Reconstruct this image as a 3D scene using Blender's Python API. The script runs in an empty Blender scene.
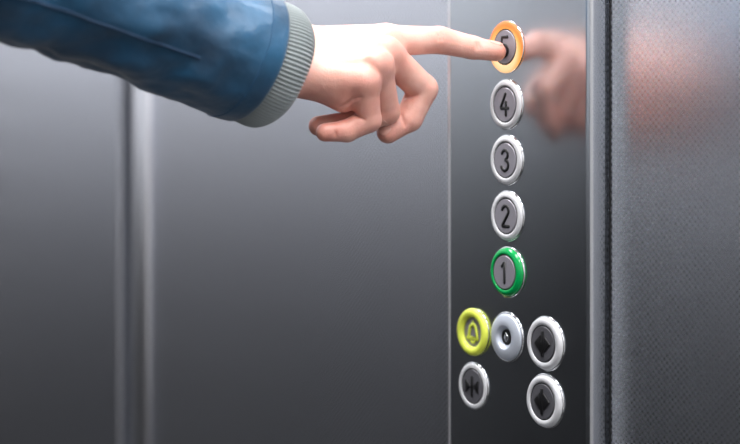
import bpy, bmesh, math, random
import numpy as np
from mathutils import Vector, Matrix, noise
random.seed(4)
S = bpy.context.scene
COL = S.collection
PI = math.pi

# ------------------------------------------------------------------ camera frame
A = math.radians(35)
FPX, HX, HY = 1719.0, 370.0, 117.0
R = Vector((math.sin(A), math.cos(A), 0))
F = Vector((-math.cos(A), math.sin(A), 0))
U = Vector((0, 0, 1))
BTN = Vector((0, 0, 1.30))                 # top button, on the face of the steel panel
Z0 = 1.21
CAM = BTN - R * ((507 - HX) / FPX * Z0) - U * ((HY - 47) / FPX * Z0) - F * Z0

def on_plane(px, py, y=0.0):
    d = F + R * ((px - HX) / FPX) + U * ((HY - py) / FPX)
    t = (y - CAM.y) / d.y
    return CAM + d * t

def H(px, py, w):
    """photo measurement -> millimetres in the arm's own frame (right, up, toward viewer), origin at the top button"""
    z = Z0 * 1000 - w
    return np.array([(px - HX) / FPX * z - (507 - HX) / FPX * Z0 * 1000,
                     (HY - py) / FPX * z - (HY - 47) / FPX * Z0 * 1000, w], dtype=float)

# ------------------------------------------------------------------ materials
def mat(name, col=(.5, .5, .5), rough=.5, metal=0, **kw):
    m = bpy.data.materials.new(name); m.use_nodes = True
    b = m.node_tree.nodes['Principled BSDF']
    b.inputs['Base Color'].default_value = (*col, 1)
    b.inputs['Roughness'].default_value = rough
    b.inputs['Metallic'].default_value = metal
    for k, v in kw.items():
        b.inputs[k].default_value = v
    return m

def nodes(m):
    nt = m.node_tree
    return nt, nt.nodes, nt.links, nt.nodes['Principled BSDF']

def math_node(nt, op, a, b=None, c=None):
    n = nt.nodes.new('ShaderNodeMath'); n.operation = op
    for i, v in enumerate((a, b, c)):
        if v is None: continue
        if isinstance(v, (int, float)): n.inputs[i].default_value = v
        else: nt.links.new(v, n.inputs[i])
    return n.outputs[0]

def steel_embossed():
    m = mat('embossed_steel', (.60, .61, .64), .27, 1)
    nt, N, L, b = nodes(m)
    tc = N.new('ShaderNodeTexCoord'); sp = N.new('ShaderNodeSeparateXYZ'); L.new(tc.outputs['Object'], sp.inputs[0])
    s1 = math_node(nt, 'COSINE', math_node(nt, 'MULTIPLY', sp.outputs[0], 2 * PI / .0050))
    s2 = math_node(nt, 'COSINE', math_node(nt, 'MULTIPLY', sp.outputs[2], 2 * PI / .0046))
    h = math_node(nt, 'MULTIPLY', s1, s2)
    bp = N.new('ShaderNodeBump'); bp.inputs['Strength'].default_value = 1; bp.inputs['Distance'].default_value = .000032
    L.new(h, bp.inputs['Height']); L.new(bp.outputs[0], b.inputs['Normal'])
    r = math_node(nt, 'MULTIPLY_ADD', h, .02, .28); L.new(r, b.inputs['Roughness'])
    # dimples coloured darker than the raised net, standing in for bump shading
    mx = N.new('ShaderNodeMix'); mx.data_type = 'RGBA'
    f = math_node(nt, 'MULTIPLY_ADD', h, .5, .5); L.new(f, mx.inputs[0])
    mx.inputs[6].default_value = (.52, .54, .59, 1); mx.inputs[7].default_value = (.74, .76, .82, 1)
    L.new(mx.outputs[2], b.inputs['Base Color'])
    return m

def steel_brushed(name, col, rough, amt=.04):
    m = mat(name, col, rough, 1)
    nt, N, L, b = nodes(m)
    tc = N.new('ShaderNodeTexCoord'); mp = N.new('ShaderNodeMapping'); mp.inputs['Scale'].default_value = (900, 900, 8)
    L.new(tc.outputs['Object'], mp.inputs[0])
    no = N.new('ShaderNodeTexNoise'); no.inputs['Scale'].default_value = 1; L.new(mp.outputs[0], no.inputs[0])
    L.new(math_node(nt, 'MULTIPLY_ADD', no.outputs[0], amt, rough - amt / 2), b.inputs['Roughness'])
    return m

M = {}
M['emboss'] = steel_embossed()
M['panel'] = steel_brushed('brushed_panel_steel', (.51, .54, .575), .18)
M['trim'] = steel_brushed('trim_steel', (.80, .81, .85), .3)
M['chrome'] = mat('polished_chrome', (.85, .86, .88), .12, 1)
M['ring'] = mat('frosted_silver_ring', (.66, .67, .70), .35, .2)
M['cap'] = mat('button_cap_steel', (.30, .29, .33), .38, .4)
M['capdark'] = mat('dark_cap_steel', (.11, .11, .125), .35, .3)
M['black'] = mat('black_plastic', (.006, .006, .007), .35)
M['green'] = mat('green_plastic', (.0, .30, .07), .16, 0)
M['yellow'] = mat('yellow_plastic', (.66, .74, .09), .3, 0)
M['keyface'] = mat('satin_lock_face', (.60, .65, .74), .35, .5)
M['lamp'] = mat('lit_orange_ring', (.25, .08, .02), .4, 0)
nt, N, L, b = nodes(M['lamp'])
tc = N.new('ShaderNodeTexCoord'); sp = N.new('ShaderNodeSeparateXYZ'); L.new(tc.outputs['Object'], sp.inputs[0])
cr = N.new('ShaderNodeValToRGB')
rad = math_node(nt, 'SQRT', math_node(nt, 'ADD', math_node(nt, 'MULTIPLY', sp.outputs[0], sp.outputs[0]), math_node(nt, 'MULTIPLY', sp.outputs[2], sp.outputs[2])))
v = math_node(nt, 'MULTIPLY_ADD', sp.outputs[2], .008 / .036, rad)
L.new(math_node(nt, 'MULTIPLY_ADD', v, 1 / .007, -.0122 / .007), cr.inputs[0])
cr.color_ramp.elements[0].position = .1; cr.color_ramp.elements[0].color = (1, .74, .40, 1)
cr.color_ramp.elements[1].position = .85; cr.color_ramp.elements[1].color = (.95, .20, .03, 1)
e_ = cr.color_ramp.elements.new(.5); e_.color = (1, .46, .12, 1)
L.new(cr.outputs[0], b.inputs['Emission Color']); b.inputs['Emission Strength'].default_value = 1.0

M['sleeve'] = mat('blue_jacket_fabric', (.012, .085, .19), .36, 0)
nt, N, L, b = nodes(M['sleeve'])
b.inputs['Sheen Weight'].default_value = .25
tc = N.new('ShaderNodeTexCoord')
no = N.new('ShaderNodeTexNoise'); no.inputs['Scale'].default_value = 22; no.inputs['Detail'].default_value = 4
L.new(tc.outputs['Object'], no.inputs[0])
cr = N.new('ShaderNodeValToRGB'); L.new(no.outputs[0], cr.inputs[0])
cr.color_ramp.elements[0].position = .3; cr.color_ramp.elements[0].color = (.002, .028, .066, 1)
cr.color_ramp.elements[1].position = .75; cr.color_ramp.elements[1].color = (.010, .095, .20, 1)
L.new(cr.outputs[0], b.inputs['Base Color'])
no2 = N.new('ShaderNodeTexNoise'); no2.inputs['Scale'].default_value = 45; no2.inputs['Detail'].default_value = 3
L.new(tc.outputs['Object'], no2.inputs[0])
bp = N.new('ShaderNodeBump'); bp.inputs['Strength'].default_value = .5; bp.inputs['Distance'].default_value = .004
L.new(no2.outputs[0], bp.inputs['Height']); L.new(bp.outputs[0], b.inputs['Normal'])
M['seam'] = mat('dark_blue_seam', (.004, .03, .075), .6)
M['thread'] = mat('blue_thread', (.01, .07, .16), .6)
M['knit'] = mat('grey_knit', (.27, .305, .31), .9, 0)
M['knit'].node_tree.nodes['Principled BSDF'].inputs['Sheen Weight'].default_value = .3

M['skin'] = mat('skin', (.80, .50, .40), .42, 0)
nt, N, L, b = nodes(M['skin'])
b.inputs['Subsurface Weight'].default_value = .25
b.inputs['Subsurface Radius'].default_value = (1, .35, .18)
b.inputs['Subsurface Scale'].default_value = .004
at = N.new('ShaderNodeAttribute'); at.attribute_name = 'flush_shade'  # knuckle redness plus shade painted into creases and lower fingers
mx = N.new('ShaderNodeMix'); mx.data_type = 'RGBA'
L.new(at.outputs['Fac'], mx.inputs[0])
mx.inputs[6].default_value = (.82, .49, .41, 1); mx.inputs[7].default_value = (.50, .13, .09, 1)
tc = N.new('ShaderNodeTexCoord')
n1 = N.new('ShaderNodeTexNoise'); n1.inputs['Scale'].default_value = 90; n1.inputs['Detail'].default_value = 3
L.new(tc.outputs['Object'], n1.inputs[0])
mx2 = N.new('ShaderNodeMix'); mx2.data_type = 'RGBA'; mx2.blend_type = 'MULTIPLY'
mx2.inputs[0].default_value = .35
L.new(mx.outputs[2], mx2.inputs[6])
cr = N.new('ShaderNodeValToRGB'); L.new(n1.outputs[0], cr.inputs[0])
cr.color_ramp.elements[0].color = (.8, .6, .55, 1); cr.color_ramp.elements[0].position = .3
cr.color_ramp.elements[1].color = (1, 1, 1, 1); cr.color_ramp.elements[1].position = .6
L.new(cr.outputs[0], mx2.inputs[7]); L.new(mx2.outputs[2], b.inputs['Base Color'])
vo = N.new('ShaderNodeTexVoronoi'); vo.inputs['Scale'].default_value = 900; L.new(tc.outputs['Object'], vo.inputs[0])
bp = N.new('ShaderNodeBump'); bp.inputs['Strength'].default_value = .25; bp.inputs['Distance'].default_value = .0003
L.new(vo.outputs['Distance'], bp.inputs['Height'])
n3 = N.new('ShaderNodeTexNoise'); n3.inputs['Scale'].default_value = 260; n3.inputs['Detail'].default_value = 2
L.new(tc.outputs['Object'], n3.inputs[0])
bp2 = N.new('ShaderNodeBump'); bp2.inputs['Strength'].default_value = .35; bp2.inputs['Distance'].default_value = .0006
L.new(n3.outputs[0], bp2.inputs['Height']); L.new(bp.outputs[0], bp2.inputs['Normal']); L.new(bp2.outputs[0], b.inputs['Normal'])
M['nail'] = mat('fingernail', (.62, .33, .27), .3)
M['white'] = mat('white_laminate', (.80, .80, .82), .45)
M['midgrey'] = mat('grey_laminate', (.22, .225, .24), .45)
M['dark'] = mat('charcoal_laminate', (.05, .052, .056), .5)
M['light'] = mat('pale_grey_laminate', (.66, .64, .63), .4)
for k_, c_ in enumerate((.62, .56, .46, .34, .25, .175, .12, .085, .065, .05, .04)):  # stepped tones put a bright-to-dark gradient into the steel's reflection
    M['band_%d' % k_] = mat('reflection_band_%d' % k_, (c_ * .97, c_, c_ * 1.06), .45)
M['floor'] = mat('dark_rubber_floor', (.03, .03, .032), .7)
nt, N, L, b = nodes(M['floor'])
tc = N.new('ShaderNodeTexCoord'); no = N.new('ShaderNodeTexNoise'); no.inputs['Scale'].default_value = 300; L.new(tc.outputs['Object'], no.inputs[0])
L.new(math_node(nt, 'MULTIPLY_ADD', no.outputs[0], .3, .5), b.inputs['Roughness'])
M['diff'] = mat('light_diffuser', (.9, .9, .9), .5)
M['diff'].node_tree.nodes['Principled BSDF'].inputs['Emission Color'].default_value = (1, .97, .94, 1)
M['diff'].node_tree.nodes['Principled BSDF'].inputs['Emission Strength'].default_value = 3.0

# ------------------------------------------------------------------ object helpers
def obj(name, verts, faces, m, parent=None, smooth=False, label=None):
    me = bpy.data.meshes.new(name); me.from_pydata([tuple(v) for v in verts], [], [tuple(f) for f in faces]); me.update()
    bm = bmesh.new(); bm.from_mesh(me); bmesh.ops.recalc_face_normals(bm, faces=bm.faces); bm.to_mesh(me); bm.free()
    if smooth:
        me.polygons.foreach_set('use_smooth', [True] * len(me.polygons))
    me.materials.append(m)
    o = bpy.data.objects.new(name, me); COL.objects.link(o)
    if parent: o.parent = parent
    if label: o['label'] = label
    return o

def struct(o):
    o['kind'] = 'structure'; return o

def box(x0, x1, y0, y1, z0, z1):
    v = [(x, y, z) for x in (x0, x1) for y in (y0, y1) for z in (z0, z1)]
    f = [(0, 1, 3, 2), (4, 6, 7, 5), (0, 4, 5, 1), (2, 3, 7, 6), (0, 2, 6, 4), (1, 5, 7, 3)]
    return v, f

def lathe(profile, seg=96, closed=False):
    """profile of (radius, height) in mm -> solid around -Y"""
    v, f = [], []
    n = len(profile)
    for r, h in profile:
        for s in range(seg):
            a = 2 * PI * s / seg
            v.append((r * math.cos(a) / 1000, -h / 1000, r * math.sin(a) / 1000))
    for i in range(n if closed else n - 1):
        j = (i + 1) % n
        for s in range(seg):
            t = (s + 1) % seg
            f.append((i * seg + s, i * seg + t, j * seg + t, j * seg + s))
    if not closed:
        if profile[0][0] > .01: f.append(tuple(range(seg)))
        f.append(tuple((n - 1) * seg + s for s in range(seg)))
    return v, f

def tube(pts, r, seg=10, flat=1.0, axis=(0, 1, 0)):
    """round-ended stroke; 'flat' squashes it along axis Y"""
    P = [Vector(p) for p in pts]
    rings = []
    T0 = (P[1] - P[0]).normalized(); T1 = (P[-1] - P[-2]).normalized()
    for k in (0, 1, 2):
        a = k * PI / 6
        rings.append((P[0] - T0 * r * math.cos(a), T0, r * math.sin(a)))
    for i in range(len(P)):
        T = (P[min(i + 1, len(P) - 1)] - P[max(i - 1, 0)]).normalized()
        rings.append((P[i], T, r))
    for k in (2, 1, 0):
        a = k * PI / 6
        rings.append((P[-1] + T1 * r * math.cos(a), T1, r * math.sin(a)))
    Y = Vector(axis); v, f = [], []
    for c, T, rr in rings:
        X = T.cross(Y).normalized(); Yn = X.cross(T).normalized()
        rr = max(rr, 1e-6)
        for s in range(seg):
            a = 2 * PI * s / seg
            v.append(c + X * rr * math.cos(a) + Yn * rr * flat * math.sin(a))
    for i in range(len(rings) - 1):
        for s in range(seg):
            t = (s + 1) % seg
            f.append((i * seg + s, i * seg + t, (i + 1) * seg + t, (i + 1) * seg + s))
    f.append(tuple(range(seg))); f.append(tuple((len(rings) - 1) * seg + s for s in range(seg)))
    return v, f

def merge(parts):
    V, Fc = [], []
    for v, f in parts:
        o = len(V); V += list(v); Fc += [tuple(i + o for i in q) for q in f]
    return V, Fc

def prism(poly, h0, h1):
    """poly in mm (x,z) extruded outward from h0 to h1"""
    n = len(poly)
    v = [(x / 1000, -h0 / 1000, z / 1000) for x, z in poly] + [(x / 1000, -h1 / 1000, z / 1000) for x, z in poly]
    f = [tuple(range(n)), tuple(range(n, 2 * n))] + [(i, (i + 1) % n, n + (i + 1) % n, n + i) for i in range(n)]
    return v, f

def bevel(o, w, seg=3):
    m = o.modifiers.new('edge', 'BEVEL'); m.width = w; m.segments = seg; m.limit_method = 'ANGLE'
    for p in o.data.polygons: p.use_smooth = True
    return o

# ------------------------------------------------------------------ lift car
T = .0175
XL, XR, YF, ZC = -1.12, 1.35, -1.55, 2.30
x_joint = on_plane(137, 200, T).x
def wall_sheet(name, x0, x1):
    v, f = box(x0, x1, T, T + .03, 0, ZC)
    o = obj(name, v, f, M['emboss']); bevel(o, .007, 4); return struct(o)
wall_sheet('wall_right', x_joint, XR)
wall_sheet('wall_right', XL, x_joint - .044)
x2 = on_plane(151, 200, T).x
hw_ = (x2 - x_joint) / 2
pr_ = [(x_joint + hw_ + hw_ * math.cos(a), T - .009 * math.sin(a)) for a in [PI * i / 16 for i in range(17)]]
V_ = [(x, y, z) for z in (0, ZC) for x, y in pr_]
struct(obj('trim_2', V_, [(i, i + 1, 18 + i, 17 + i) for i in range(16)] + [(16, 0, 17, 33), tuple(range(17)), tuple(range(17, 34))], M['trim'], None, True))
v, f = box(x_joint - .05, x_joint + .01, T + .031, T + .04, 0, ZC)
struct(obj('trim_1', v, f, M['midgrey']))
# end and far walls: unseen, colour graded dark downward to shade the steel's reflection
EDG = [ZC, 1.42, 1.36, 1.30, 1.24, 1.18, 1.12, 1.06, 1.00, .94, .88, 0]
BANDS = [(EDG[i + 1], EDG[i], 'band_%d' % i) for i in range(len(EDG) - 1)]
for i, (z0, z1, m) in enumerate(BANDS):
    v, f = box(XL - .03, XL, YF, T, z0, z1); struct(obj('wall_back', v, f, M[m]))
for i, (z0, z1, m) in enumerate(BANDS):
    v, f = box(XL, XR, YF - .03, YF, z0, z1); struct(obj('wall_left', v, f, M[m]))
v, f = box(XR, XR + .03, YF, T, 0, ZC); struct(obj('wall_front', v, f, M['light']))
v, f = box(XL - .03, XR + .03, YF - .03, T + .04, -.03, 0); struct(obj('floor', v, f, M['floor']))
v, f = box(XL - .03, XR + .03, YF - .03, T + .04, ZC, ZC + .03); struct(obj('ceiling', v, f, M['white']))
for cx in (-.55, .25, .95):
    v, f = box(cx - .15, cx + .15, -.72, -.08, ZC - .015, ZC)
    o = obj('ceiling_light', v, f, M['diff'])
    o['label'] = 'flat rectangular white light panel on the lift ceiling'; o['category'] = 'light'; o['group'] = 'ceiling light panels'

# ------------------------------------------------------------------ control panel
panel = bpy.data.objects.new('control_panel', None); COL.objects.link(panel)
panel['label'] = 'tall brushed steel lift control panel with round floor buttons'
panel['category'] = 'control panel'
xa, xb = on_plane(447.5, 200).x, on_plane(590, 200).x
panel.location = ((xa + xb) / 2, 0, 1.2)
bpy.context.view_layer.update()
def pchild(o, loc=(0, 0, 0)):
    o.parent = panel; o.location = Vector(loc) - panel.location
    return o
v, f = box(xa, xb, 0, T, .75, 1.80)
fp = obj('faceplate', v, f, M['panel']); pchild(fp); bevel(fp, .0045, 5)
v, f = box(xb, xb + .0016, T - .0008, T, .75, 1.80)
pchild(obj('gap_shadow', v, f, M['black'], label='thin dark shadow strip'))  # dark strip added where the panel's side shades the wall

def arc(cx, cz, r, a0, a1, n=10, rz=None):
    rz = rz or r
    return [(cx + r * math.cos(math.radians(a0 + (a1 - a0) * i / n)), cz + rz * math.sin(math.radians(a0 + (a1 - a0) * i / n))) for i in range(n + 1)]
GLYPH = {
 '1': [[(-2.2, 4.2), (-.2, 6.6), (.5, 7.3), (.5, -7.3)]],
 '2': [arc(0, 3.7, 3.5, 165, -35, 12) + [(-3.4, -6.6), (-3.2, -7.1), (3.9, -7.1)]],
 '3': [arc(-.1, 3.7, 3.2, 160, -80, 12) + arc(-.1, -3.6, 3.8, 85, -160, 14)],
 '4': [[(1.0, 7.3), (-3.9, -2.2), (-3.7, -2.7), (4.2, -2.7)], [(1.7, 1.6), (1.7, -7.3)]],
 '5': [[(3.3, 7.0), (-2.6, 7.0), (-3.0, 1.2)] + arc(-.1, -2.6, 3.9, 110, -150, 14)],
}
def strokes(paths, h, r):
    return merge([tube([(x / 1000, -h / 1000, z / 1000) for x, z in p], r / 1000, 8, .55) for p in paths])

def button(px, py, kind, glyph=None, label=None):
    c = on_plane(px, py)
    r0 = 18.0
    if kind == 'open': r0 = 18.9
    if kind == 'key': r0 = 17.8
    if kind == 'close': r0 = 17.2
    if kind == 'bell': r0 = 17.2
    if kind == 'lit': r0 = 18.6
    # chrome base
    v, f = lathe([(r0, -.5), (r0, .4), (r0 - .3, .8), (r0 - .8, 1.0), (r0 - 1.2, .8), (r0 - 1.8, .3), (.02, .3)])
    name = 'key_switch' if kind == 'key' else 'push_button'
    base = obj(name, v, f, M['chrome'], smooth=True, label=label); pchild(base, c)
    if kind in ('num', 'lit', 'open', 'close'):
        ri = 12.9
        hh = {'num': 2.5, 'lit': 2.5, 'close': 1.8}.get(kind, 3.6)
        e = .2 if kind == 'lit' else .9
        prof = [(r0 - e, .5), (r0 - e, 1.0), (r0 - e - .5, 1.2 + (hh - 1) * .4), (r0 - 2.4, hh - .25), (r0 - 3.8, hh), (ri + .2, hh - .1), (ri, hh - .4), (ri, .5)]
        rm = {'num': 'ring', 'lit': 'lamp', 'open': 'ring', 'close': 'ring'}[kind]
        o = obj('illuminated_ring' if kind == 'lit' else 'button_ring', *lathe(prof, closed=True), M[rm], base, True,
                'glowing orange ring' if kind == 'lit' else None)
    if kind == 'green':
        ri = 12.7; hh = 4.2
        prof = [(r0 - .8, .5), (r0 - .7, 1.2), (r0 - 1.1, 2.3), (r0 - 2.2, 3.5), (r0 - 3.6, 4.1), (ri + .3, hh), (ri, hh - .3), (ri, .5)]
        obj('button_ring', *lathe(prof, closed=True), M['green'], base, True, 'glossy green ring')
    if kind in ('num', 'lit', 'green', 'open', 'close'):
        hg = hh - .7
        obj('cap_groove', *lathe([(ri - .1, .4), (ri - .1, hg), (ri - 1.1, hg), (ri - 1.1, .4)], closed=True), M['black'], base, True)
        hc = hh - .1
        rc = ri - 1.0
        obj('button_cap', *lathe([(rc, .4), (rc, hc - .35), (rc - .35, hc), (rc - 2, hc), (rc - 4, hc), (.02, hc)]), M['capdark' if kind in ('open', 'close') else 'cap'], base)
        if glyph in GLYPH:
            v, f = strokes(GLYPH[glyph], hc, 1.3)
            obj('numeral', v, f, M['black'], base, True, 'black raised number ' + glyph)
        elif glyph == 'open':
            v, f = merge([prism([(-1.2, -8.8), (1.2, -8.8), (1.2, 8.8), (-1.2, 8.8)], hc - .1, hc + .9),
                          prism([(-1.8, 6.0), (-8.2, 0), (-1.8, -6.0)], hc - .1, hc + .9),
                          prism([(1.8, -6.0), (8.2, 0), (1.8, 6.0)], hc - .1, hc + .9)])
            o = obj('door_symbol', v, f, M['black'], base, False, 'black raised door opening symbol'); bevel(o, .0003, 2)
        elif glyph == 'close':
            v, f = merge([prism([(-.95, -7.4), (.95, -7.4), (.95, 7.4), (-.95, 7.4)], hc - .1, hc + .9),
                          prism([(-7.3, 4.8), (-1.4, 0), (-7.3, -4.8)], hc - .1, hc + .9),
                          prism([(7.3, -4.8), (1.4, 0), (7.3, 4.8)], hc - .1, hc + .9)])
            o = obj('door_symbol', v, f, M['black'], base, False, 'black raised door closing symbol'); bevel(o, .0003, 2)
    if kind == 'bell':
        prof = [(17.1, .2), (17.2, .8), (16.9, 2.0), (16.2, 2.9), (15.0, 3.5), (13.4, 3.6), (12.0, 3.2), (11.1, 2.4), (10.6, 1.2), (10.6, .2)]
        obj('button_ring', *lathe(prof, closed=True), M['yellow'], base, True, 'thick yellow ring')
        obj('button_cap', *lathe([(10.7, .2), (10.7, .5), (.02, .5)]), M['cap'], base)
        bell = [(-6.0, -4.4), (-4.6, -2.8), (-3.9, 1.5), (-3.0, 4.0), (-1.4, 5.4), (0, 5.7), (1.4, 5.4), (3.0, 4.0), (3.9, 1.5), (4.6, -2.8), (6.0, -4.4), (-6.0, -4.4)]
        P = merge([strokes([bell], 1.0, 1.45), strokes([[(0, 5.6), (0, 7.6)]], 1.0, .9), strokes([arc(0, -5.4, 2.2, 180, 360, 8)], 1.0, .9)])
        obj('bell_symbol', *P, M['yellow'], base, True, 'yellow raised bell outline')
    if kind == 'key':
        prof = [(16.2, .4), (16.2, 1.8), (15.6, 2.3), (13, 2.2), (7.6, 1.7), (7.2, 1.4), (6.3, -1.5), (5.2, -1.8), (5.0, .3)]
        obj('lock_face', *lathe([(16.4, .2), (16.4, 1.4), (15.8, 2.1), (14.8, 2.5), (12, 3.2), (8.9, 3.6), (8.2, 3.4), (7.4, 2.0), (6.2, .9), (5.6, .7), (5.6, .2)], closed=True), M['keyface'], base, True, 'pale satin disc round the lock')
        obj('lock_cylinder', *lathe([(5.5, .2), (5.5, .9), (5.0, 1.2), (3.6, 1.2), (3.2, .8), (.02, .8)]), M['black'], base, True, 'black lock barrel')
        obj('key_slot', *merge([tube([(0, -.0012, .0022), (0, -.0012, -.0022)], .0011, 8, .5), lathe([(2.4, .9), (2.4, 1.3), (1.9, 1.6), (.02, 1.6)])]), M['chrome'], base, True)
    return base, c

button(507, 47, 'lit', '5', 'top floor button with glowing orange ring')
button(507, 104.5, 'num', '4', 'silver floor button marked 4')
button(507.5, 160, 'num', '3', 'silver floor button marked 3')
button(508, 216, 'num', '2', 'silver floor button marked 2')
button(508.5, 272, 'green', '1', 'green ringed floor button marked 1')
button(474, 332, 'bell', None, 'yellow alarm button with bell outline')
button(507.5, 337, 'key', None, 'round key switch with black lock barrel')
button(546.5, 343.5, 'open', 'open', 'upper silver door opening button')
button(546, 401, 'open', 'open', 'lower silver door opening button')
button(474, 386, 'close', 'close', 'silver door closing button')

pchild(obj('edge_glint', *tube([(xa + .0008, .0012, .751), (xa + .0008, .0012, 1.799)], .0019, 12, 1.0), M['trim'], None, True, 'thin bright strip for the edge highlight'))  # strip added to draw the bevel's highlight
# ------------------------------------------------------------------ arm: signed distance field -> one continuous surface
def cone(P, a, b, ra, rb):
    a = np.asarray(a, np.float32); b = np.asarray(b, np.float32)
    ba = b - a; pa = P - a
    t = np.clip((pa @ ba) / float(ba @ ba), 0, 1)
    d = pa - t[..., None] * ba
    return np.sqrt((d * d).sum(-1)) - (ra + t * (rb - ra))
def ell(P, c, r):
    q = (P - np.asarray(c, np.float32)) / np.asarray(r, np.float32)
    k = np.sqrt((q * q).sum(-1)); return (k - 1) * float(min(r))
def smin(a, b, k):
    h = np.clip(.5 + .5 * (b - a) / k, 0, 1)
    return b + (a - b) * h - k * h * (1 - h)
def smax(a, b, k): return -smin(-a, -b, k)

NRM = np.array([-math.cos(A), 0, math.sin(A)], np.float32)     # outward normal of the panel in arm frame (right, up, toward)
CAPH = 2.95
def tipc(h, up, r):                                            # a pad resting on the cap
    return NRM * (CAPH + r) + np.array([0, up, 0])

J = dict(
  wr_r=H(300, 48, 40), wr_u=H(300, 73, 56),
  fa_r=H(235, 38, 88), fa_u=H(232, 62, 96),
  i0=H(386, 41, 22), i1=H(439, 40, 12), i2=H(472, 47.5, 6.5), i3=tipc(0, -3.6, 6.6),
  m0=H(386, 54, 38), m1=H(423, 89, 16), m2=H(409, 118, 18), m3=H(388, 132, 24),
  r0=H(377, 66, 53), r1=H(387, 111, 32), r2=H(354, 122, 34), r3=H(318.5, 126, 38),
  p0=H(364, 81, 61), p1=H(369, 120, 52), p2=H(347, 131, 54), p3=H(325, 132.5, 56),
  t0=H(322, 66, 28), t1=H(346, 82, 4), t2=H(366, 98, -4), t3=H(384, 106, -2),
)
FING = {
 'i': [(11.2, 9.3), (9.6, 8.2), (8.0, 6.7)],
 'm': [(11.2, 10.2), (10.4, 9.6), (9.4, 8.0)],
 'r': [(10.6, 8.8), (9.0, 8.2), (8.0, 6.9)],
 'p': [(10.0, 8.2), (8.4, 7.4), (7.3, 6.2)],
}
def hand_sdf(P):
    j = J
    wr = smin(cone(P, j['fa_r'], j['wr_r'], 20, 16.2), cone(P, j['fa_u'], j['wr_u'], 20, 16.0), 8)
    palm = wr
    for k, rr in (('i0', (15, 11.2)), ('m0', (15, 11.5)), ('r0', (14, 11.2)), ('p0', (13.5, 10.8))):
        t = {'i0': 0, 'm0': .33, 'r0': .66, 'p0': 1}[k]
        w0 = j['wr_r'] * (1 - t) + j['wr_u'] * t
        palm = smin(palm, cone(P, w0, j[k], *rr), 5)
    # palmar mass: thenar and hypothenar pads
    palm = smin(palm, cone(P, H(314, 78, 50), H(343, 97, 54), 13.5, 10.5), 9)
    palm = smin(palm, cone(P, H(318, 62, 36), H(345, 74, 18), 15, 14), 10)
    palm = smin(palm, cone(P, H(345, 62, 30), H(372, 62, 26), 13, 11), 10)
    # extensor tendons
    for k, w0 in (('i0', 'wr_r'), ('m0', 'wr_r'), ('r0', 'wr_u')):
        off = np.array([-.5, 4.5, 8.0]) if k != 'i0' else np.array([0, 9.5, 4.5])
        palm = smin(palm, cone(P, j[w0] * .6 + j[k] * .4 + off * 1.15, j[k] + off * .9, 1.8, 2.8), 3)
    # knuckle heads
    for k, off, r in (('i0', (0, 1.5, 2.5), 8.2), ('m0', (-1, 3.5, 5.5), 8.0), ('r0', (-1.5, 2.5, 6), 8.2), ('p0', (-1, .5, 3.8), 7.2)):
        c = j[k] + np.array(off); palm = smin(palm, cone(P, c, c + np.array([.5, -.5, 0]), r, r), 2.5)
    res = palm
    for k in 'imrp':
        a, b, c, d = (j[k + s] for s in '0123')
        (r0, r1), (q0, q1), (s0, s1) = FING[k]
        prox = cone(P, a, b, r0, r1)
        rest = smin(cone(P, b, c, q0, q1), cone(P, c, d, s0, s1), 2.0)
        # pads of the finger
        fin = smin(prox, rest, 2.0)
        res = np.minimum(res, np.minimum(smin(palm, prox, 4.5), fin))
    # web between the fingers
    for k1, k2 in (('i', 'm'), ('m', 'r'), ('r', 'p')):
        a = j[k1 + '0'] * .78 + j[k1 + '1'] * .22; b = j[k2 + '0'] * .78 + j[k2 + '1'] * .22
        res = smin(res, cone(P, a, b, 6.5, 6.5), 3.5)
    # thumb, tucked behind
    th = smin(cone(P, j['t0'], j['t1'], 13, 10.5), smin(cone(P, j['t1'], j['t2'], 10, 9.3), cone(P, j['t2'], j['t3'], 9.3, 7.5), 2), 4)
    res = smin(res, th, 4) if False else np.minimum(res, smin(palm, th, 6))
    # skin folds
    for a, b, r_ in CREASES:
        res = smax(res, -cone(P, a, b, r_, r_ * .8), 1.4)
    # flat where the pad presses the cap
    pl = CAPH + .02 - (P @ NRM)
    return smax(res, pl.astype(np.float32), 1.0)

CREASES = []
def skin_point(px, py):
    w = np.arange(110, -30, -.4); P = np.array([H(px, py, x) for x in w], np.float32)
    d = hand_sdf(P); k = int(np.argmax(d < 0)) if (d < 0).any() else None
    return None if k is None else P[k].astype(float)
fold = []
for line, r_ in (([(339, 107), (347, 104), (354, 99), (360, 97)], .8), ([(354, 114), (359, 117), (364, 120)], .9),
                 ([(404, 97.5), (410, 97), (417, 95.5)], .9), ([(401, 115), (403, 120), (405, 126)], .8),
                 ([(335, 131), (336, 136)], .5), ([(476, 43), (477, 49)], .5), ([(479, 43), (480, 49)], .5),
                 ([(437, 33), (439, 40)], .6), ([(442, 33), (443, 40)], .6)):
    q = [skin_point(*p) for p in line]; q = [p for p in q if p is not None]
    fold += [(a, b, r_) for a, b in zip(q, q[1:])]
CREASES[:] = fold

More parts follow.
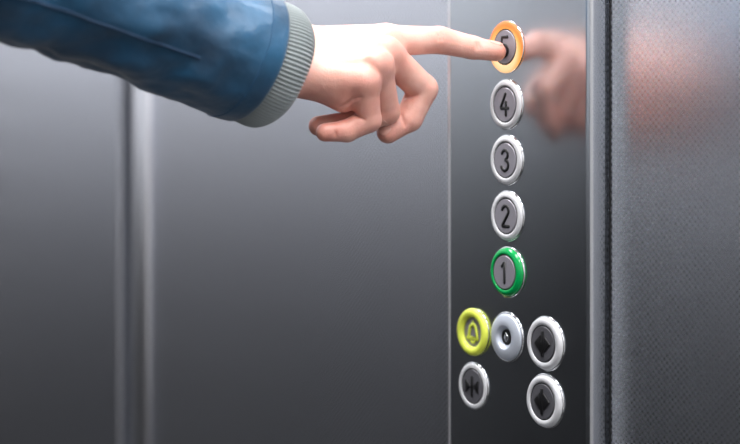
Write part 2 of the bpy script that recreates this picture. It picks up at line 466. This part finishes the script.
def surface_nets(fn, lo, hi, h):
    n = np.ceil((np.array(hi) - np.array(lo)) / h).astype(int) + 1
    gx, gy, gz = [np.float32(lo[i]) + np.arange(n[i], dtype=np.float32) * np.float32(h) for i in range(3)]
    D = np.empty(n, np.float32)
    for i0 in range(0, n[0], 24):
        g = np.stack(np.meshgrid(gx[i0:i0 + 24], gy, gz, indexing='ij'), -1)
        D[i0:i0 + 24] = fn(g)
    ins = D < 0
    c = np.array(n) - 1
    corner = [(a, b, d) for a in (0, 1) for b in (0, 1) for d in (0, 1)]
    cnt = np.zeros(c, np.int8)
    for a, b, d in corner: cnt += ins[a:a + c[0], b:b + c[1], d:d + c[2]]
    act = (cnt > 0) & (cnt < 8)
    idx = np.full(c, -1, np.int64); ii = np.argwhere(act); idx[act] = np.arange(len(ii))
    acc = np.zeros((len(ii), 3)); w = np.zeros(len(ii))
    for a in corner:
        for ax in range(3):
            if a[ax]: continue
            b = list(a); b[ax] = 1
            A0 = ii + np.array(a); B0 = ii + np.array(b)
            da = D[A0[:, 0], A0[:, 1], A0[:, 2]]; db = D[B0[:, 0], B0[:, 1], B0[:, 2]]
            cr = (da < 0) != (db < 0)
            t = np.where(cr, da / np.where(cr, da - db, 1), 0)
            pos = A0 + 0.0; pos[:, ax] += t
            acc[cr] += pos[cr]; w[cr] += 1
    V = acc / w[:, None] * h + np.array(lo)
    Q = []
    for ax in range(3):
        o1, o2 = [(1, 2), (2, 0), (0, 1)][ax]
        sl0 = [slice(None)] * 3; sl1 = [slice(None)] * 3
        sl0[ax] = slice(0, -1); sl1[ax] = slice(1, None)
        ch = ins[tuple(sl0)] != ins[tuple(sl1)]
        e = np.argwhere(ch)
        e = e[(e[:, o1] > 0) & (e[:, o2] > 0) & (e[:, o1] < c[o1]) & (e[:, o2] < c[o2])]
        def cell(s1, s2):
            q = e.copy(); q[:, o1] -= s1; q[:, o2] -= s2
            return idx[q[:, 0], q[:, 1], q[:, 2]]
        q = np.stack([cell(1, 1), cell(0, 1), cell(0, 0), cell(1, 0)], 1)
        flip = ins[e[:, 0], e[:, 1], e[:, 2]]
        q[~flip] = q[~flip][:, ::-1]
        Q.append(q)
    return V, np.concatenate(Q)

person = bpy.data.objects.new('person', None); COL.objects.link(person)
person['label'] = 'person reaching in with blue jacket sleeve, index finger pressing the top floor button'
person['category'] = 'person'
Mw = Matrix(((R.x, U.x, -F.x), (R.y, U.y, -F.y), (R.z, U.z, -F.z))).to_4x4()
person.matrix_world = Matrix.Translation(BTN) @ Mw

V, Q = surface_nets(hand_sdf, (-195, -80, -30), (2, 32, 122), .85)
hand = obj('hand', V / 1000, Q.tolist(), M['skin'], person, True, 'bare right hand with pointing index finger and curled fingers')
for _ in range(2):
    pass
sm = hand.modifiers.new('soften', 'SMOOTH'); sm.factor = .5; sm.iterations = 3
fl = np.zeros(len(V))
def flush_shade(c, r, a):
    global fl
    fl = np.maximum(fl, a * np.exp(-((V - c) ** 2).sum(1) / (r * r)))
for k in 'imrp':
    flush_shade(J[k + '1'], 11, .6); flush_shade(J[k + '2'], 9, .45); flush_shade(J[k + '3'], 9, .8)
for k, a in (('m0', .5), ('r0', .6), ('p0', .7)): flush_shade(J[k], 16, a)
flush_shade(H(350, 100, 62), 20, .55); flush_shade(H(366, 105, 58), 16, .5); flush_shade(H(385, 85, 42), 15, .45); flush_shade(H(305, 85, 60), 16, .45)
for a_, b_, r_ in CREASES[:10]: flush_shade((a_ + b_) / 2, 5 + r_ * 2, .4)  # crease shade put into the skin colour
flush_shade(H(340, 95, 60), 14, .5); flush_shade(H(400, 62, 40), 12, .5)
for a_, b_ in (('r1', 'r3'), ('p1', 'p3'), ('m2', 'm3')):
    for t in np.linspace(0, 1, 5): flush_shade(J[a_] * (1 - t) + J[b_] * t, 11, .75)  # curled fingers coloured darker and redder, as in shade
at = hand.data.attributes.new('flush_shade', 'FLOAT', 'POINT'); at.data.foreach_set('value', fl.astype(np.float32))

def nail(c, nrm, along, hw, hl):
    c, nrm, along = np.array(c, float), np.array(nrm, float), np.array(along, float)
    nrm /= np.linalg.norm(nrm); along -= nrm * (along @ nrm); along /= np.linalg.norm(along); side = np.cross(nrm, along)
    def fn(P):
        q = P - c.astype(np.float32)
        a, s, n = q @ along.astype(np.float32), q @ side.astype(np.float32), q @ nrm.astype(np.float32)
        body = hand_sdf(P)
        out = (np.power(np.power(np.abs(a) / hl, 3) + np.power(np.abs(s) / hw, 3), 1 / 3) - 1) * min(hw, hl)
        return np.maximum(np.maximum(body - .45, -body - .8), np.maximum(out, -n + 0 * n - 4))
    V, Q = surface_nets(fn, c - 9, c + 9, .35)
    obj('fingernail', V / 1000, Q.tolist(), M['nail'], hand, True)
d = J['i3'] - J['i2']; nail(J['i3'] + np.array([-1.0, 6.0, .5]), (.15, 1, .05), d, 4.6, 5.6)
d = J['m3'] - J['m2']; nail(J['m3'] + np.array([-3.0, 2.5, 7.0]), (-.3, .3, .9), d, 4.2, 4.4)

# ------------------------------------------------------------------ sleeve and knit cuff
AX = np.array([.80, -.31, -.51]); AX /= np.linalg.norm(AX)
E1 = np.cross(AX, np.array([0, 0, 1.])); E1 /= np.linalg.norm(E1)     # roughly down/side
E2 = np.cross(AX, E1)
PC = H(281, 69, 60)
def ring_pt(s, a, r):
    return PC + AX * s + (E1 * math.cos(a) + E2 * math.sin(a)) * r
# knit cuff
seg = 92 * 8
prof = [(-40, 40.5), (-22, 41.0), (-16, 42.2), (-10, 42.6), (-5, 42.0), (-1.5, 40.2), (.4, 37.2), (0, 34), (-3, 31.5), (-9, 30), (-20, 29)]
V, Q = [], []
def interp(pr, n):
    out = []
    for i in range(len(pr) - 1):
        for k in range(n):
            t = k / n; out.append((pr[i][0] * (1 - t) + pr[i + 1][0] * t, pr[i][1] * (1 - t) + pr[i + 1][1] * t))
    out.append(pr[-1]); return out
pr = interp(prof, 2)
for s, r in pr:
    for q in range(seg):
        a = 2 * PI * q / seg
        rr = r + .8 * math.cos(92 * a) + .8 * math.sin(3 * a + 1)
        V.append(ring_pt(s + .5 * math.sin(5 * a), a, rr) / 1000)
for i in range(len(pr) - 1):
    for q in range(seg):
        t = (q + 1) % seg; Q.append((i * seg + q, i * seg + t, (i + 1) * seg + t, (i + 1) * seg + q))
obj('knit_cuff', V, Q, M['knit'], person, True, 'grey ribbed knit cuff')

def wrinkle(s, a):
    p = Vector((s * .018, 1.6 * math.cos(a), 1.6 * math.sin(a)))
    w = noise.noise(p * 1.3 + Vector((3, 1, 2))) * 4.0
    w += noise.noise(Vector((s * .055, 2.2 * math.cos(a) + s * .01, 2.2 * math.sin(a)))) * 3.0
    w += .8 * noise.noise(Vector((s * .12 + 7, 5 * math.cos(a), 5 * math.sin(a))))
    return w
def sleeve_r(s):
    # s: mm from cuff rim along the arm (negative = up the arm)
    pts = [(-22, 43.6), (-25, 45.0), (-36, 45.6), (-40, 45.2), (-62, 45.6), (-92, 44.2), (-125, 43.4), (-160, 45.5), (-205, 49), (-300, 56), (-420, 64), (-560, 72)]
    for i in range(len(pts) - 1):
        if pts[i][0] >= s >= pts[i + 1][0]:
            t = (s - pts[i][0]) / (pts[i + 1][0] - pts[i][0]); t = t * t * (3 - 2 * t) if i > 3 else t
            return pts[i][1] * (1 - t) + pts[i + 1][1] * t
    return pts[0][1]
def sleeve_pt(s, a, off=0):
    damp = min(1, max(0, (-s - 26) / 40)) * .9 + .1
    return ring_pt(s, a, sleeve_r(s) + wrinkle(s, a) * damp + off)
seg = 160
V, Q = [], []
rings = [('in', -60, 41.8), ('in', -28, 42), ('in', -23.5, 42.4)]
S_ = [-22.2, -23, -25, -28, -32, -36, -38, -40] + [-40 - 4 * k for k in range(1, 130)]
for kind, s, r in rings:
    for q in range(seg): V.append(ring_pt(s, 2 * PI * q / seg, r) / 1000)
for s in S_:
    for q in range(seg): V.append(sleeve_pt(s, 2 * PI * q / seg, -.8 if s > -22.6 else 0) / 1000)
n = len(rings) + len(S_)
for i in range(n - 1):
    for q in range(seg):
        t = (q + 1) % seg; Q.append((i * seg + q, i * seg + t, (i + 1) * seg + t, (i + 1) * seg + q))
Q.append(tuple((n - 1) * seg + q for q in range(seg)))
slv = obj('jacket_sleeve', V, Q, M['sleeve'], person, True, 'shiny dark blue jacket sleeve')
# find angle facing the viewer
def ang(v):
    return math.atan2(np.dot(v, E2), np.dot(v, E1))
a_view = ang(np.array([0, 0, 1.])); a_down = ang(np.array([0, -1., 0]))
def seam(a0, a1, s0, s1, r):
    pts = []
    for k in range(60):
        t = k / 59; s = s0 + (s1 - s0) * t; a = a0 + (a1 - a0) * t
        pts.append(sleeve_pt(s, a, .1) / 1000)
    return tube(pts, r / 1000, 8, 1, (.1, .2, 1))
obj('sleeve_seam', *seam(a_view + .30, a_view + .42, -78, -330, 1.3), M['seam'], slv, True)
st = []
for k in range(110):                                   # hem stitching
    a = 2 * PI * k / 110
    st.append(tube([sleeve_pt(-37, a + d_, .15) / 1000 for d_ in (0, .018, .036)], .00035, 6, 1, (.1, .2, 1)))
obj('hem_stitching', *merge(st), M['thread'], slv, True)

# ------------------------------------------------------------------ light
def area(name, loc, rot, sx, sy, e, col):
    l = bpy.data.lights.new(name, 'AREA'); l.shape = 'RECTANGLE'; l.size = sx; l.size_y = sy; l.energy = e; l.color = col
    o = bpy.data.objects.new(name, l); COL.objects.link(o); o.location = loc; o.rotation_euler = rot; return o
for cx in (-.55, .25, .95):
    area('ceiling_lamp', (cx, -.40, ZC - .02), (0, 0, 0), .3, .62, 15, (1, .98, .96))
w = bpy.data.worlds.new('world'); S.world = w; w.use_nodes = True
w.node_tree.nodes['Background'].inputs[0].default_value = (.5, .55, .6, 1); w.node_tree.nodes['Background'].inputs[1].default_value = .2

# ------------------------------------------------------------------ camera
cd = bpy.data.cameras.new('camera'); cam = bpy.data.objects.new('camera', cd); COL.objects.link(cam)
cd.sensor_width = 36; cd.lens = FPX / 740 * 36
cd.shift_y = (HY - 222) / 740
cam.matrix_world = Matrix.Translation(CAM) @ Mw
cd.dof.use_dof = True; cd.dof.focus_distance = 1.175
cd.dof.aperture_fstop = cd.lens / 24.0
cd.clip_start = .05
S.camera = cam
S.view_settings.view_transform = 'Standard'
S.view_settings.look = 'None'
S.view_settings.exposure = 0
S.cycles.use_denoising = True
S.cycles.max_bounces = 8
